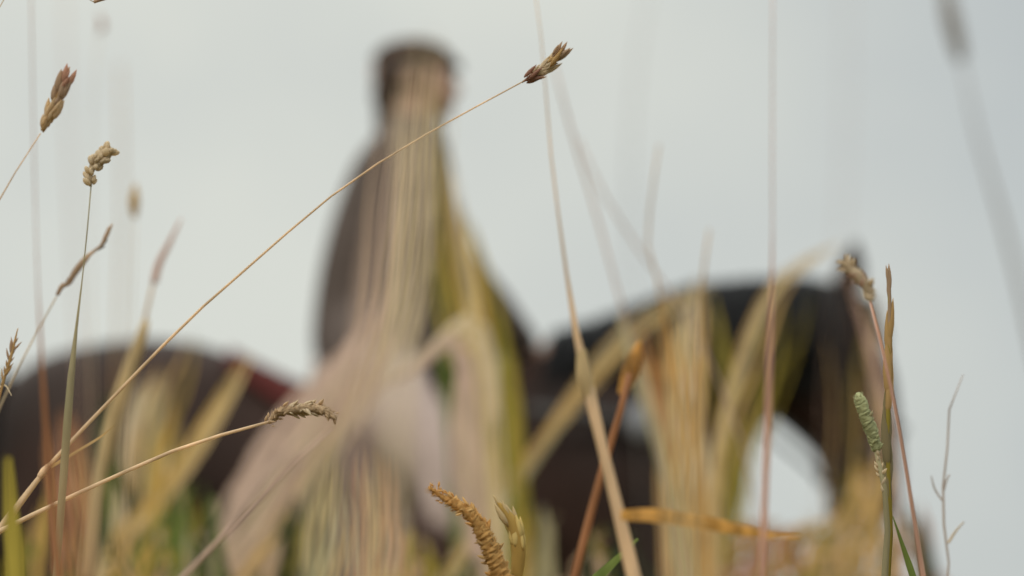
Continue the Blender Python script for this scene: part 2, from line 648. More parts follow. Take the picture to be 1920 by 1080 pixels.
headloop((1689, 805), (1541, 900), .078).build('noseband', M_STRAP, bridle)
headloop((1560, 549), (1488, 790), .100).build('headpiece', M_STRAP, bridle)
for s in (-1, 1):
    MB().tube([W(1560, 570, s * .09), W(1570, 700, s * .118), W(1590, 830, s * .095), W(1600, 925, s * .072)], .010, 6, 20, squash=.5).build('cheek_strap', M_STRAP, bridle)
    rg = [W(1604, 945, s * .082) + Vector((.035 * math.cos(t), 0, .035 * math.sin(t))) for t in [2 * math.pi * i / 16 for i in range(17)]]
    MB().tube(rg, .005, 6, 32).build('bit_ring', M_STEEL, bridle)
    MB().tube([W(1600, 950, s * .085), W(1520, 860, s * .13), W(1400, 770, s * .15), W(1250, 720, s * .16), W(1130, 700, s * .12), W(1040, 700, s * .07)], .006, 6, 30, squash=.4).build('rein', M_STRAP, bridle)
MB().tube([W(1607, 585, -.095), W(1632, 590, 0), W(1607, 585, .095)], .010, 6, 14, squash=.6).build('browband', M_STRAP, bridle)
MB().tube([W(1604, 945, -.08), W(1604, 945, .08)], .008, 6, 4).build('bit', M_STEEL, bridle)
# breastplate with a round plate on the shoulder
BP = Vector((W(1200, 820).x, YH, W(1200, 820).z))
bplate = thing('breastplate', 'dark breast strap with a pale round plate on the horse shoulder', 'breastplate', BP)
MB().tube([W(985, 800, -.305), W(1090, 812, -.315), W(1195, 822, -.300), W(1300, 860, -.24), W(1372, 900, -.12), W(1395, 910, 0), W(1372, 900, .12), W(1300, 860, .24), W(1195, 822, .30), W(985, 800, .305)],
          .016, 6, 60, squash=.4).build('strap', M_STRAP, bplate)
dsk = MB()
cc = W(1193, 820, -.315)
for k, (rr, dyy) in enumerate(((.001, -.014), (.022, -.012), (.038, -.004), (.040, .004), (.001, .006))):
    pass
dsk.ring_loft([[cc + Vector((rr * math.cos(t), dyy, 1.15 * rr * math.sin(t))) for t in [2 * math.pi * i / 20 for i in range(20)]]
               for rr, dyy in ((.002, -.014), (.022, -.012), (.036, -.005), (.040, .004), (.002, .006))])
dsk.build('plate', pmat('tin plate', (0.16, 0.165, 0.18), 0.6, 0.1, 20, 0.4, metal=.3), bplate)

# ------------------------------------------------------------------ rider
RB = Vector((W(700, 740).x, YH, W(700, 725).z))
rider = thing('person', 'rider in a grey-brown coat and pale breeches sitting on the bay horse', 'person', RB)
HEADC = W(780, 152)


def torso(mb, g_):
    k = g_ / MPP
    secs = [(232, 728, 812, .075), (268, 700, 832, .15), (310, 668, 842, .20), (390, 634, 848, .205), (480, 608, 850, .195), (560, 594, 874, .18), (640, 588, 896, .185), (715, 598, 884, .19)]
    mb.sections([(W(b + k, y), W(a - k, y), h + g_) for y, a, b, h in secs], 20, 34)


ARM = {}
for s in (-1, 1):
    ARM[s] = [W(765, 300, s * .185), W(800, 390, s * .225), W(856, 520, s * .235), W(935, 610, s * .16), W(1000, 676, s * .07)]
LEG = {}
for s in (-1, 1):
    LEG[s] = [W(690, 690, s * .10), W(750, 790, s * .27), W(845, 945, s * .385), W(825, 1050, s * .395), W(790, 1225, s * .385)]


def arm(mb, s, g_, end=5):
    mb.tube(ARM[s][:end], [x + g_ for x in (.062, .055, .046, .040, .026)][:end], 12, 40)


def thigh(mb, s, g_):
    mb.tube(LEG[s][:4], [x + g_ for x in (.105, .095, .068, .058)], 14, 34)


def shin(mb, s, g_):
    mb.tube(LEG[s][2:], [x + g_ for x in (.062, .060, .040)], 12, 24)
    an = LEG[s][-1]
    mb.tube([an + Vector((-.045, 0, -.035)), an + Vector((.05, 0, -.045)), an + Vector((.15, s * .01, -.055)), an + Vector((.205, s * .01, -.06))], [x + g_ for x in (.032, .040, .036, .022)], 10, 16)


rb = MB()
torso(rb, -.018)
# neck and head, looking to the right
rb.tube([W(768, 262), W(772, 225), W(776, 190)], [.066, .056, .056], 14, 12)
rb.ball(HEADC + Vector((-.012, 0, .018)), (.098, .076, .088), 18)
rb.ball(HEADC + Vector((.035, 0, -.028)), (.058, .060, .070), 16)
rb.ball(HEADC + Vector((.056, 0, -.073)), (.030, .030, .022), 12)
rb.tube([HEADC + Vector((.078, 0, .012)), HEADC + Vector((.098, 0, -.016)), HEADC + Vector((.104, 0, -.030))], [.009, .012, .012], 8, 8)
for s in (-1, 1):
    rb.ball(HEADC + Vector((-.012, s * .074, -.008)), (.020, .010, .030), 10)
    arm(rb, s, -.008)
    thigh(rb, s, -.010)
    shin(rb, s, -.010)
    hd = ARM[s][-1]
    rb.ball(hd + Vector((.035, 0, -.008)), (.045, .022, .040), 12)
rbody = remeshed(rb, .007, 4)
# fingers: four curled round the rein and the thumb on top
for s in (-1, 1):
    hd = ARM[s][-1] + Vector((.06, 0, 0))
    for k in range(4):
        z = .024 - .017 * k
        ln = (.030, .034, .032, .026)[k]
        a = hd + Vector((0, s * .012, z))
        rbody.tube([a + Vector((-.02, 0, 0)), a + Vector((.012, 0, -.002)), a + Vector((.022, -s * ln * .5, -.004)), a + Vector((.006, -s * ln * 1.05, -.004)), a + Vector((-.014, -s * ln, -.004))],
                   [.0092, .0092, .0088, .0082, .007], 8, 18)
    a = hd + Vector((-.03, -s * .012, .024))
    rbody.tube([a, a + Vector((.02, -s * .014, .014)), a + Vector((.045, -s * .014, .014)), a + Vector((.058, -s * .010, .009))], [.012, .0105, .0098, .007], 8, 14)
rbody.build('body', M_SKIN, rider)
ct = MB()
torso(ct, .004)
ct.tube([W(770, 256), W(772, 232)], [.078, .070], 14, 5)
for s in (-1, 1):
    arm(ct, s, .010, 4)
    ct.tube([ARM[s][3], ARM[s][3].lerp(ARM[s][4], .8)], [.048, .038], 12, 6)
    ct.tube([W(690, 640, s * .09), W(692, 690, s * .16), W(706, 735, s * .20)], [.105, .10, .085], 14, 12)
remeshed(ct, .010, 5).build('coat', M_COAT, rider)
cl = MB()
cl.tube([W(770, 247), W(773, 226)], [.076, .072], 16, 5)
cl.build('collar', M_COAT, rider)
br = MB()
for s in (-1, 1):
    thigh(br, s, .006)
br.ball(W(690, 705), (.14, .17, .09), 14)
remeshed(br, .010, 5).build('breeches', M_BREECH, rider)
for s in (-1, 1):
    bt = MB()
    shin(bt, s, .006)
    remeshed(bt, .008, 3).build('boot', M_LEATHER, rider)
    MB().ball(HEADC + Vector((.078, s * .030, .004)), (.010, .013, .009), 8).build('eye', M_EYE, rider)
MB().ball(HEADC + Vector((.090, 0, -.052)), (.007, .020, .006), 8).build('mouth', M_LIP, rider)
hr = MB()
hr.ball(HEADC + Vector((-.020, 0, .016)), (.088, .084, .082), 16)
hr.ball(HEADC + Vector((-.080, 0, -.034)), (.030, .040, .034), 12)
hr.ball(HEADC + Vector((-.06, 0, -.05)), (.045, .05, .04), 12)
hr.tube([HEADC + Vector((-.062, 0, .01)), W(732, 195), W(730, 235), W(734, 270)], [.042, .036, .036, .03], 14, 16)
remeshed(hr, .008, 3).build('hair', M_RHAIR, rider)
cp = MB()
cp.ball(HEADC + Vector((-.008, 0, .050)), (.100, .088, .052), 18)
cp.tube([HEADC + Vector((.055, 0, .040)), HEADC + Vector((.085, 0, .042)), HEADC + Vector((.112, 0, .034))], [.064, .060, .038], 16, 8, squash=.16, side=Vector((0, 0, 1)))
remeshed(cp, .007, 2).build('cap', M_CAP, rider)


# ------------------------------------------------------------------ grass
def to_ground(pts):
    """carry a stem on from its last point down to the soil"""
    p, q = pts[-1], pts[-2]
    t = (p - q).normalized()
    h = max(p.z, .05)
    lean = Vector((t.x, t.y, 0)) * min(.35, h * .5)
    a = p + t * (.18 * h)
    if a.z > p.z - .03:
        a.z = p.z - .05
    return pts + [a, Vector((a.x + lean.x * .55, a.y + lean.y * .5, max(.0, a.z * .45))), Vector((a.x + lean.x * .7, a.y + lean.y * .6, -.03))]


def pxw(wpx, d):
    return wpx * d * SC * K / 1920


def dl(d, n):
    if hasattr(d, '__len__'):
        return [d[0] + (d[1] - d[0]) * i / (n - 1) for i in range(n)]
    return [d] * n


def blade_mb(d, pts, wid, ground=True, twist=None, gutter=.2):
    ds = dl(d, len(pts))
    V = [P(x, y, q) for (x, y), q in zip(pts, ds)]
    if not hasattr(wid, '__len__'):
        wid = [wid * .12] + [wid] * (len(pts) - 1)
    wd = [pxw(a, q) for a, q in zip(wid, ds)]
    if ground:
        n0 = len(V)
        V = to_ground(V)
        wd = wd + [wd[-1], wd[-1] * .8, wd[-1] * .55][:len(V) - n0]
    face = (CAM - V[len(V) // 2]).normalized()
    return MB().ribbon(V, wd, face, gutter, 34 if ground else 22, rng.uniform(-.8, .8) if twist is None else twist), V


def stem_mb(d, pts, wid, ground=True, seg=6):
    ds = dl(d, len(pts))
    V = [P(x, y, q) for (x, y), q in zip(pts, ds)]
    if not hasattr(wid, '__len__'):
        wid = [wid] * len(pts)
    rd = [pxw(a, q) / 2 for a, q in zip(wid, ds)]
    if ground:
        V = to_ground(V)
        rd = rd + [rd[-1]] * 3
    return MB().tube(V, rd, seg, 44 if ground else 24, side=Vector((0.2, 1, 0.1))), V


def spikelet_mesh(key, L, wd, mat, kind='glume'):
    """a pointed husk: two cupped glumes that close to a point"""
    mb = MB()
    prof = {'glume': ((0, .25), (.18, .8), (.42, 1), (.7, .72), (.9, .28), (1.0, .03)),
            'round': ((0, .4), (.2, .9), (.5, 1), (.8, .85), (1.0, .25))}[kind]
    rings = []
    for t, r in prof:
        rings.append([Vector((wd / 2 * r * math.cos(2 * math.pi * j / 6), .7 * wd / 2 * r * math.sin(2 * math.pi * j / 6) + .12 * wd * t * t, L * t)) for j in range(6)])
    mb.ring_loft(rings)
    return mb.mesh('spikelet', mat)


def add_spikelets(head, axis, d, n, L, wd, spread, mats, kind='glume', side=0, jitter=.25, start=0.0, env=None, off_px=0.0):
    """husks along a pixel polyline; each one an object under the head"""
    off = root_loc(head)
    dl_ = dl(d, len(axis))
    ax = catmull([P(x, y, q) for (x, y), q in zip(axis, dl_)], 60)
    meshes = [spikelet_mesh(None, pxw(L, dl_[0]), pxw(wd, dl_[0]), m, kind) for m in mats]
    view = (CAM - Vector(ax[30])).normalized()
    for k in range(n):
        t = start + (1 - start) * (k + .3) / n
        i = min(57, int(t * 58))
        p = Vector(ax[i])
        ofs = rng.uniform(-off_px, off_px)
        tg = (Vector(ax[i + 2]) - Vector(ax[max(0, i - 2)])).normalized()
        latv = tg.cross(view).normalized()
        p = p + (latv * ofs + view * rng.uniform(-off_px, off_px)) * pxw(1, dl_[0])
        s = side if side else (1 if k % 2 else -1)
        a = R(spread) * (1 + rng.uniform(-jitter, jitter))
        dirv = tg * math.cos(a) + (latv * s * rng.uniform(.7, 1) + view * rng.uniform(-.7, .7)).normalized() * math.sin(a)
        sc = (env(t) if env else 1) * rng.uniform(.7, 1.35)
        me = meshes[min(len(meshes) - 1, int(t * len(meshes)))]
        o = bpy.data.objects.new('spikelet', me)
        COL.objects.link(o)
        o.parent = head
        q = dirv.to_track_quat('Z', 'Y')
        o.rotation_mode = 'QUATERNION'
        o.rotation_quaternion = q
        o.location = p - off
        o.scale = (sc, sc, sc)


def fuzzy(axis, wid, d, hairs, hl, bump=.3, n=60, seg=10):
    """soft bottlebrush head: knobbly core plus fine bristles"""
    mb = MB()
    ds = dl(d, len(axis))
    c = catmull([(*P(x, y, q), pxw(w_, q) / 2) for (x, y), w_, q in zip(axis, wid, ds)], n)
    rings = []
    for i, q in enumerate(c):
        p = Vector(q[:3])
        t = (Vector(c[min(n - 1, i + 1)][:3]) - Vector(c[max(0, i - 1)][:3])).normalized()
        x = t.cross(Vector((.1, 1, .05))).normalized()
        y = x.cross(t).normalized()
        ring = []
        for j in range(seg):
            a = 2 * math.pi * j / seg
            r = q[3] * (1 + bump * noise.noise(Vector((i * .55, j * .9, wid[0]))) + bump * .5 * ((i + j) % 2))
            ring.append(p + (x * math.cos(a) + y * math.sin(a)) * max(r, 1e-5))
        rings.append(ring)
    mb.ring_loft(rings)
    for k in range(hairs):
        i = rng.randrange(2, n - 2)
        q = c[i]
        p = Vector(q[:3])
        t = (Vector(c[i + 1][:3]) - Vector(c[i - 1][:3])).normalized()
        x = t.cross(Vector((.1, 1, .05))).normalized()
        y = x.cross(t).normalized()
        a = rng.uniform(0, 2 * math.pi)
        o = x * math.cos(a) + y * math.sin(a)
        L = pxw(hl, ds[0]) * rng.uniform(.5, 1.2)
        b = p + o * q[3] * .85
        e = b + o * L * .75 + t * L * .7
        s = o.cross(t) * pxw(1.1, ds[0])
        k0 = len(mb.v)
        mb.v += [tuple(b + s), tuple(b - s), tuple(e), tuple(b + t * pxw(1.4, ds[0]))]
        mb.f += [(k0, k0 + 1, k0 + 2), (k0 + 1, k0 + 3, k0 + 2), (k0 + 3, k0, k0 + 2)]
    return mb


def blade(label, d, pts, wid, mat, group=None, twist=None, gutter=.2):
    mb, V = blade_mb(d, pts, wid, True, twist, gutter)
    base = V[-1].copy()
    base.z = 0
    t = thing('grass_tuft', label, 'grass blade', base, group)
    mb.build('blade', G[mat], t)
    return t


def stalk(label, d, pts, wid, mat, group=None):
    mb, V = stem_mb(d, pts, wid)
    base = V[-1].copy()
    base.z = 0
    t = thing('grass_stalk', label, 'grass stalk', base, group)
    mb.build('stem', G[mat], t)
    return t


def leaf(parent, d, pts, wid, mat, twist=.3):
    mb, V = blade_mb(d, pts, wid, False, twist)
    return mb.build('leaf', G[mat], parent)


def core(parent, d, axis, wid, mat, name='seed_head'):
    mb, V = stem_mb(d, axis, wid, False)
    return mb.build(name, G[mat], parent)


FG = 'blurred grass in front of the camera'
SG = 'grass stalks in focus'

# ---- sharp stalks
t = stalk('long thin straw stalk crossing diagonally in front of the rider to a ragged seed head', FOCUS,
          [(984, 151), (900, 196), (720, 299), (600, 384), (500, 471), (360, 594), (240, 716), (150, 810), (82, 884), (40, 940), (0, 992)], [2.6, 2.8, 3.4, 3.8, 4.4, 5.2, 6.5, 7.5, 9, 15, 14], 'stem', SG)
core(t, FOCUS, [(92, 872), (82, 884), (74, 894)], [9, 15, 12], 'stem', 'joint')
h = core(t, FOCUS, [(978, 155), (1000, 140), (1030, 117), (1058, 88)], [2.5, 9, 10, 1.5], 'brown')
add_spikelets(h, [(982, 153), (1002, 141), (1030, 118), (1048, 99)], FOCUS, 34, 30, 10, 12, [G['dark'], G['pale'], G['pale'], G['tan'], G['brown']], side=0, env=lambda q: .85 + .35 * math.sin(q * 3), off_px=8)
add_spikelets(h, [(984, 151), (992, 147), (1000, 143)], FOCUS, 5, 26, 9, 30, [G['dark']], side=1)
add_spikelets(h, [(1000, 143), (1020, 128), (1044, 108)], FOCUS, 7, 22, 8, 30, [G['pale'], G['brown']], side=1)
leaf(t, FOCUS, [(215, 797), (190, 818), (150, 843), (95, 876)], [1, 4, 5, 6], 'tan')

t = stalk('straw stalk ending in a fuzzy beige head level with the horse saddle', 1.86,
          [(508, 790), (440, 808), (300, 855), (200, 901), (120, 937), (60, 966), (0, 996)], [5, 6, 7, 7.5, 8, 9, 10], 'stem', SG)
AX = [(503, 794), (518, 776), (545, 768), (575, 766), (602, 768), (632, 784)]
brush = gmat('beige brush', (0.62, 0.45, 0.28), .45)
h = fuzzy(AX, [4, 10, 15, 16, 15, 4], 1.86, 500, 10, .5).build('seed_head', brush, t)
add_spikelets(h, AX, 1.86, 90, 12, 6, 42, [brush, G['pale'], brush], 'glume', jitter=.5, off_px=9, env=lambda q: .8 + .6 * math.sin(q * 3))

t = stalk('slanting stalk at the left edge with a tapered brown seed head', 1.98,
          [(76, 250), (40, 305), (0, 372), (-40, 450), (-80, 600)], [2.4, 2.4, 2.8, 4, 5], 'stem', SG)
h = core(t, 1.98, [(80, 246), (97, 205), (112, 168), (130, 128)], [6, 10, 9, 2], 'tan')
add_spikelets(h, [(80, 248), (94, 215), (110, 178), (123, 150)], 1.98, 46, 34, 13, 11, [gmat('buff chaff', (.74, .56, .34), .55), gmat('buff chaff', (.74, .56, .34), .55), G['brown'], gmat('russet chaff', (.62, .36, .25), .55)], jitter=.6, off_px=8, env=lambda q: .8 + .3 * math.sin(q * 3))

t = stalk('pale green upright stalk with a knobbly clustered seed head at its tip', 1.80,
          [(171, 346), (160, 470), (150, 560), (141, 632), (132, 720), (120, 880), (104, 1090)], [2.4, 2.6, 3, 7, 15, 16, 13], 'sage', SG)
h = core(t, 1.80, [(171, 346), (170, 330), (185, 302), (208, 280)], [3, 6, 8, 3], 'pale')
add_spikelets(h, [(169, 350), (171, 318)], 1.80, 20, 14, 11, 40, [gmat('buff husk', (.76, .63, .44), .55)], 'round', jitter=.5, off_px=5)
add_spikelets(h, [(176, 318), (186, 300), (206, 280)], 1.80, 40, 14, 12, 40, [G['pale'], G['pale'], gmat('buff husk', (.76, .63, .44), .55)], 'round', jitter=.5, off_px=7)

t = stalk('leaning stalk with a kinked zigzag dark seed head against the sky', 2.15,
          [(106, 556), (60, 640), (10, 740), (-40, 860)], [3, 3, 4, 5], 'pale', SG)
h = core(t, 2.15, [(107, 554), (118, 535), (130, 532), (136, 518), (158, 488), (172, 474), (190, 460), (200, 440), (211, 420)], [7, 10, 7, 12, 12, 6, 7, 9, 3], 'brown')
add_spikelets(h, [(112, 545), (122, 534), (140, 512), (160, 486)], 2.15, 10, 20, 7, 10, [G['brown'], G['olive']])
add_spikelets(h, [(172, 474), (190, 460), (204, 432)], 2.15, 8, 18, 6, 10, [G['grey'], G['brown']])

t = stalk('sparse open panicle leaning in from the left edge above the horse rump', 1.95,
          [(34, 615), (26, 650), (14, 690), (2, 730), (-14, 790)], [1.5, 3, 4, 5, 6], 'tan', SG)
h = core(t, 1.95, [(3, 722), (14, 690), (24, 655), (33, 617)], [5, 6, 6, 2], 'tan')
add_spikelets(h, [(4, 715), (16, 680), (28, 640)], 1.95, 12, 22, 5, 24, [G['tan'], G['brown']])
leaf(t, 1.95, [(22, 742), (8, 722), (-8, 730)], [1, 3, 3], 'pale')

t = stalk('curved orange bristly seed head at the bottom below the rider knee', 1.80,
          [(942, 1086), (950, 1120), (956, 1200)], [16, 8, 8], 'tan', SG)
AX = [(946, 1092), (928, 1050), (906, 1000), (882, 964), (856, 946), (830, 932), (803, 912)]
brush = gmat('orange brush', (0.70, 0.42, 0.15), .45)
h = fuzzy(AX, [30, 30, 27, 21, 17, 9, 3], 1.80, 500, 14, .5, 90).build('seed_head', brush, t)
add_spikelets(h, AX, 1.80, 130, 17, 8, 38, [brush, G['tan'], brush, gmat('amber brush', (.72, .48, .2), .45), brush], 'glume', jitter=1.0, off_px=12, env=lambda q: 1.3 - .75 * q)

t = stalk('smooth pale yellow seed head at the bottom beside the orange one', 1.82,
          [(968, 1084), (972, 1120), (980, 1200)], [14, 7, 7], 'straw', SG)
h = core(t, 1.82, [(968, 1086), (972, 1030), (962, 985), (945, 957), (930, 938)], [22, 28, 26, 16, 2], 'gold')
add_spikelets(h, [(970, 1080), (971, 1030), (962, 990), (944, 958)], 1.82, 26, 40, 13, 7, [gmat('yellow husk', (.68, .52, .2)), gmat('yellow husk', (.68, .52, .2)), G['straw']], jitter=.6, off_px=10)

t = stalk('upright stalk with a stubby green cylinder head near the right side', 1.84,
          [(1642, 842), (1650, 880), (1661, 930), (1664, 1000), (1658, 1090)], [8, 9, 10, 11, 13], 'sage', SG)
h = fuzzy([(1646, 850), (1644, 842), (1636, 815), (1622, 778), (1611, 746), (1608, 736)], [5, 13, 20, 20, 16, 5], 1.84, 420, 7, .5).build('seed_head', gmat('green brush', (.42, .43, .23), .3), t)
add_spikelets(h, [(1645, 846), (1636, 815), (1622, 778), (1611, 744)], 1.84, 110, 10, 6, 35, [gmat('green brush', (.42, .43, .23), .3), G['sage']], 'glume', jitter=.8, off_px=7)
add_spikelets(h, [(1660, 925), (1652, 890), (1644, 850)], 1.84, 15, 14, 8, 32, [gmat('buff husk', (.76, .63, .44), .55)], 'glume', jitter=.9, off_px=3)

t = stalk('tall narrow spike with close pressed husks near the right side', 1.90,
          [(1665, 505), (1668, 580), (1666, 700), (1664, 800), (1666, 900), (1668, 1000), (1662, 1090)], [3, 6, 9, 9, 11, 13, 15], 'olive', SG)
h = core(t, 1.90, [(1665, 503), (1668, 560), (1668, 620)], [4, 7, 8], 'brown')
add_spikelets(h, [(1667, 960), (1664, 800), (1667, 700), (1668, 610)], 1.90, 10, 92, 15, 4, [gmat('olive husk', (.27, .22, .12)), G['tan']])
add_spikelets(h, [(1668, 600), (1668, 560), (1665, 520)], 1.90, 5, 44, 8, 4, [G['brown']])

t = stalk('thin pink stalk with a nodding soft beige head near the right side', 1.72,
          [(1628, 552), (1646, 622), (1668, 715), (1690, 830), (1712, 960), (1732, 1090)], [4, 6, 6.5, 7, 8, 10], 'pink', SG)
AX = [(1634, 566), (1622, 536), (1604, 514), (1580, 490)]
h = fuzzy(AX, [8, 16, 20, 6], 1.60, 200, 9, .5).build('seed_head', G['pale'], t)
add_spikelets(h, AX, 1.60, 60, 16, 9, 35, [G['pale'], G['pink'], G['pale']], 'glume', jitter=.8, off_px=8)

t = stalk('wiry grey forked twig with bare side branches at the right edge', 2.12,
          [(1806, 702), (1788, 735), (1776, 800), (1776, 860), (1766, 935), (1770, 985), (1779, 1020), (1776, 1090)], [2, 3, 4, 4, 5, 5, 4, 5], 'twig', SG)
core(t, 2.12, [(1766, 938), (1752, 915), (1746, 892)], [3.5, 3.5, 2], 'twig', 'twig')
core(t, 2.12, [(1778, 1018), (1792, 996), (1808, 978)], [5, 4, 2], 'pale', 'twig')
core(t, 2.12, [(1770, 920), (1775, 900), (1780, 890)], [3, 3.5, 3], 'twig', 'twig')

blade('thin green blade leaning at the bottom right beside the pink stalk', 1.90, [(1674, 968), (1692, 1020), (1716, 1095)], [2, 10, 14], 'green')
blade('bright green blade at the bottom under the orange leaf', 1.75, [(1196, 1010), (1150, 1045), (1112, 1095)], [5, 18, 22], 'green')

# ---- stalks a little out of focus
t = stalk('tall jointed straw stalk right of the rider with an orange leaf at its joint', 1.53,
          [(1000, -40), (1018, 100), (1030, 260), (1052, 440), (1080, 622), (1097, 700), (1120, 800), (1142, 890), (1163, 975), (1190, 1090)], [2, 2.5, 3.5, 5, 12, 24, 20, 21, 24, 28], 'stem')
leaf(t, 1.50, [(1500, 1006), (1440, 1004), (1380, 992), (1300, 976), (1220, 966), (1164, 966)], [3, 14, 22, 26, 27, 20], 'orange', .6)
core(t, 1.53, [(1090, 655), (1096, 705), (1106, 745)], [18, 30, 22], 'straw', 'joint')
t = stalk('rust coloured stalk with a blurred orange head leaning right at mid frame', 2.3,
          [(1180, 700), (1164, 770), (1136, 860), (1106, 970), (1074, 1095)], [12, 14, 15, 16, 17], 'rust')
fuzzy([(1166, 740), (1182, 700), (1192, 672), (1200, 640)], [16, 30, 28, 8], 2.5, 60, 6, .3).build('seed_head', G['orange'], t)
t = stalk('straight pinkish stalk passing in front of the horse throat', 1.42,
          [(1449, -40), (1448, 260), (1448, 500), (1444, 640), (1440, 780), (1434, 930), (1428, 1090)], [2, 2.5, 4, 12, 13, 12, 12], 'pink')
t = stalk('tall reddish stalk crossing the horse rump at the left', 1.42,
          [(58, -40), (64, 300), (72, 560), (80, 700), (90, 860), (100, 1000), (108, 1090)], [2, 2.2, 3, 8, 12, 12, 12], 'rust')
blade('short olive yellow blade at the far left bottom', 1.42, [(16, 858), (19, 900), (22, 980), (30, 1095)], [10, 22, 26, 28], 'olive')
t = stalk('mauve stem lying along the broad blurred blade left of the rider leg', 1.50,
          [(622, 800), (560, 858), (460, 962), (335, 1090)], [4, 7, 8, 9], 'mauve')

# ---- faint stems in the sky
faint = [
    ('faint slanting stem from the sky down to the horse neck', 3.6, [(1036, 110), (1070, 240), (1112, 380), (1165, 570), (1230, 820), (1290, 1090)], 5, 'mauve'),
    ('second faint stem fanning to the right above the horse neck', 3.9, [(1085, 260), (1130, 360), (1200, 470), (1290, 600), (1380, 800), (1450, 1090)], 4, 'mauve'),
    ('faint stem standing over the folded straw leaf', 3.2, [(1236, 270), (1220, 380), (1214, 460), (1236, 540), (1246, 700), (1262, 1090)], 4, 'tan'),
    ('faint stem rising over the beige clump on the right', 3.2, [(1330, 430), (1318, 520), (1310, 700), (1300, 1090)], 5, 'tan'),
    ('ghostly grey stem high above the horse neck', .9, [(1225, -60), (1195, 100), (1180, 300), (1196, 700), (1220, 1090)], 3, 'grey'),
    ('ghostly pale stem in the right half of the sky', .80, [(1590, -60), (1585, 300), (1560, 700), (1540, 1090)], 2.5, 'mauve'),
    ('ghostly pale stem in the upper left sky', .95, [(120, -60), (130, 300), (150, 700), (170, 1090)], 4, 'mauve'),
    ('ghostly stem behind the sharp left seed heads', 1.0, [(225, 120), (230, 400), (220, 700), (225, 1090)], 5, 'tan'),
]
for lb, d, pts, wd, mt in faint:
    stalk(lb, d, pts, [wd * .7] + [wd] * (len(pts) - 1), mt, FG)

t = stalk('blurred drooping stalk with a dark seed head at the top right corner', .98,
          [(1800, 105), (1822, 210), (1852, 320), (1885, 430), (1925, 590), (1960, 760)], [4, 6, 8, 10, 11, 11], 'grey')
core(t, .98, [(1802, 112), (1792, 70), (1780, 20), (1768, -50)], [20, 30, 30, 10], 'grey')
t = stalk('blurred stalk with a small ochre head in the left sky', 1.28,
          [(254, 410), (250, 520), (246, 700), (240, 1090)], [1.5, 1.5, 2, 3], 'pale')
core(t, 1.28, [(252, 408), (252, 378), (254, 345)], [9, 19, 5], 'gold')
t = stalk('blurred brown seed head hanging at the top left of the sky', 1.15,
          [(186, 60), (176, 160), (170, 400), (180, 1090)], [1.5, 1.5, 1.5, 3], 'pale')
core(t, 1.15, [(188, 62), (192, 48), (186, 26)], [7, 12, 3], 'pink')
t = stalk('brown seed head just dipping into the top edge at the left', 1.90,
          [(176, 4), (140, -30), (60, -44), (-30, 60), (-80, 400), (-90, 1090)], [1.5, 1.5, 1.5, 2, 2, 2], 'pale')
h = core(t, 1.90, [(176, 4), (214, -14), (250, -60)], [6, 12, 4], 'brown')
add_spikelets(h, [(178, 2), (208, -12), (238, -40)], 1.90, 18, 24, 9, 14, [G['dark'], G['brown']], off_px=5)
t = stalk('blurred pinkish panicle above the horse rump', 2.9,
          [(290, 520), (276, 580), (262, 640), (222, 760), (190, 880), (158, 1090)], [5, 6, 10, 14, 14, 14], 'tan')
core(t, 2.9, [(289, 530), (298, 495), (318, 455), (340, 410)], [14, 13, 9, 3], 'pink')
core(t, 2.9, [(274, 600), (262, 640), (240, 700), (214, 780), (186, 900), (160, 1090)], [14, 24, 28, 30, 30, 26], 'straw', 'leaf_sheath')


# ---- tufts of thin blades, standing behind the sharp stalks and blurred into soft bands
def tuft(label, d, pts, wid, mats, cover=1.0, bw=13, stagger=.25, group=None, spread_d=.5, loose=1.0):
    d, bw, cover = d * 1.42, bw * .85, cover * .92
    mid = max(wid)
    n = max(3, int(round(cover * mid / bw)))
    dense = catmull([(x, y, w_) for (x, y), w_ in zip(pts, wid)], 40)
    made = []
    for k in range(n):
        u = max(-.5, min(.5, ((k + .5) / n - .5) * (.95 - .2 * loose) + rng.gauss(0, .03 + .14 * loose)))
        i0 = int(rng.random() ** 1.6 * stagger * 39)
        seq = [dense[i0 + round((39 - i0) * q / 7)] for q in range(8)]
        drift = rng.gauss(0, .3) * loose
        wob, ph = rng.gauss(0, .10), rng.uniform(0, 6)
        dk = d + rng.uniform(-spread_d, spread_d)
        pp = []
        for q, (x, y, w_) in enumerate(seq):
            a, b = seq[max(0, q - 1)], seq[min(7, q + 1)]
            tx, ty = b[0] - a[0], b[1] - a[1]
            l = math.hypot(tx, ty) or 1
            off = (u + drift * (.5 - q / 7) + wob * math.sin(ph + q * 1.1)) * w_
            pp.append((x - ty / l * off, y + tx / l * off))
        bwk = bw * rng.choice((.5, .7, .9, 1.2, 1.7))
        mb, V = blade_mb(dk, pp, [bwk * .15, bwk * .7] + [bwk] * 6, True, rng.uniform(-.9, .9))
        made.append((mb, V, mats[rng.randrange(len(mats))]))
    base = Vector((sum(V[-1].x for _, V, _ in made) / n, sum(V[-1].y for _, V, _ in made) / n, 0))
    t = thing('grass_tuft', label, 'grass tuft', base, group)
    for mb, V, m in made:
        mb.build('blade', G[m], t)
    return t


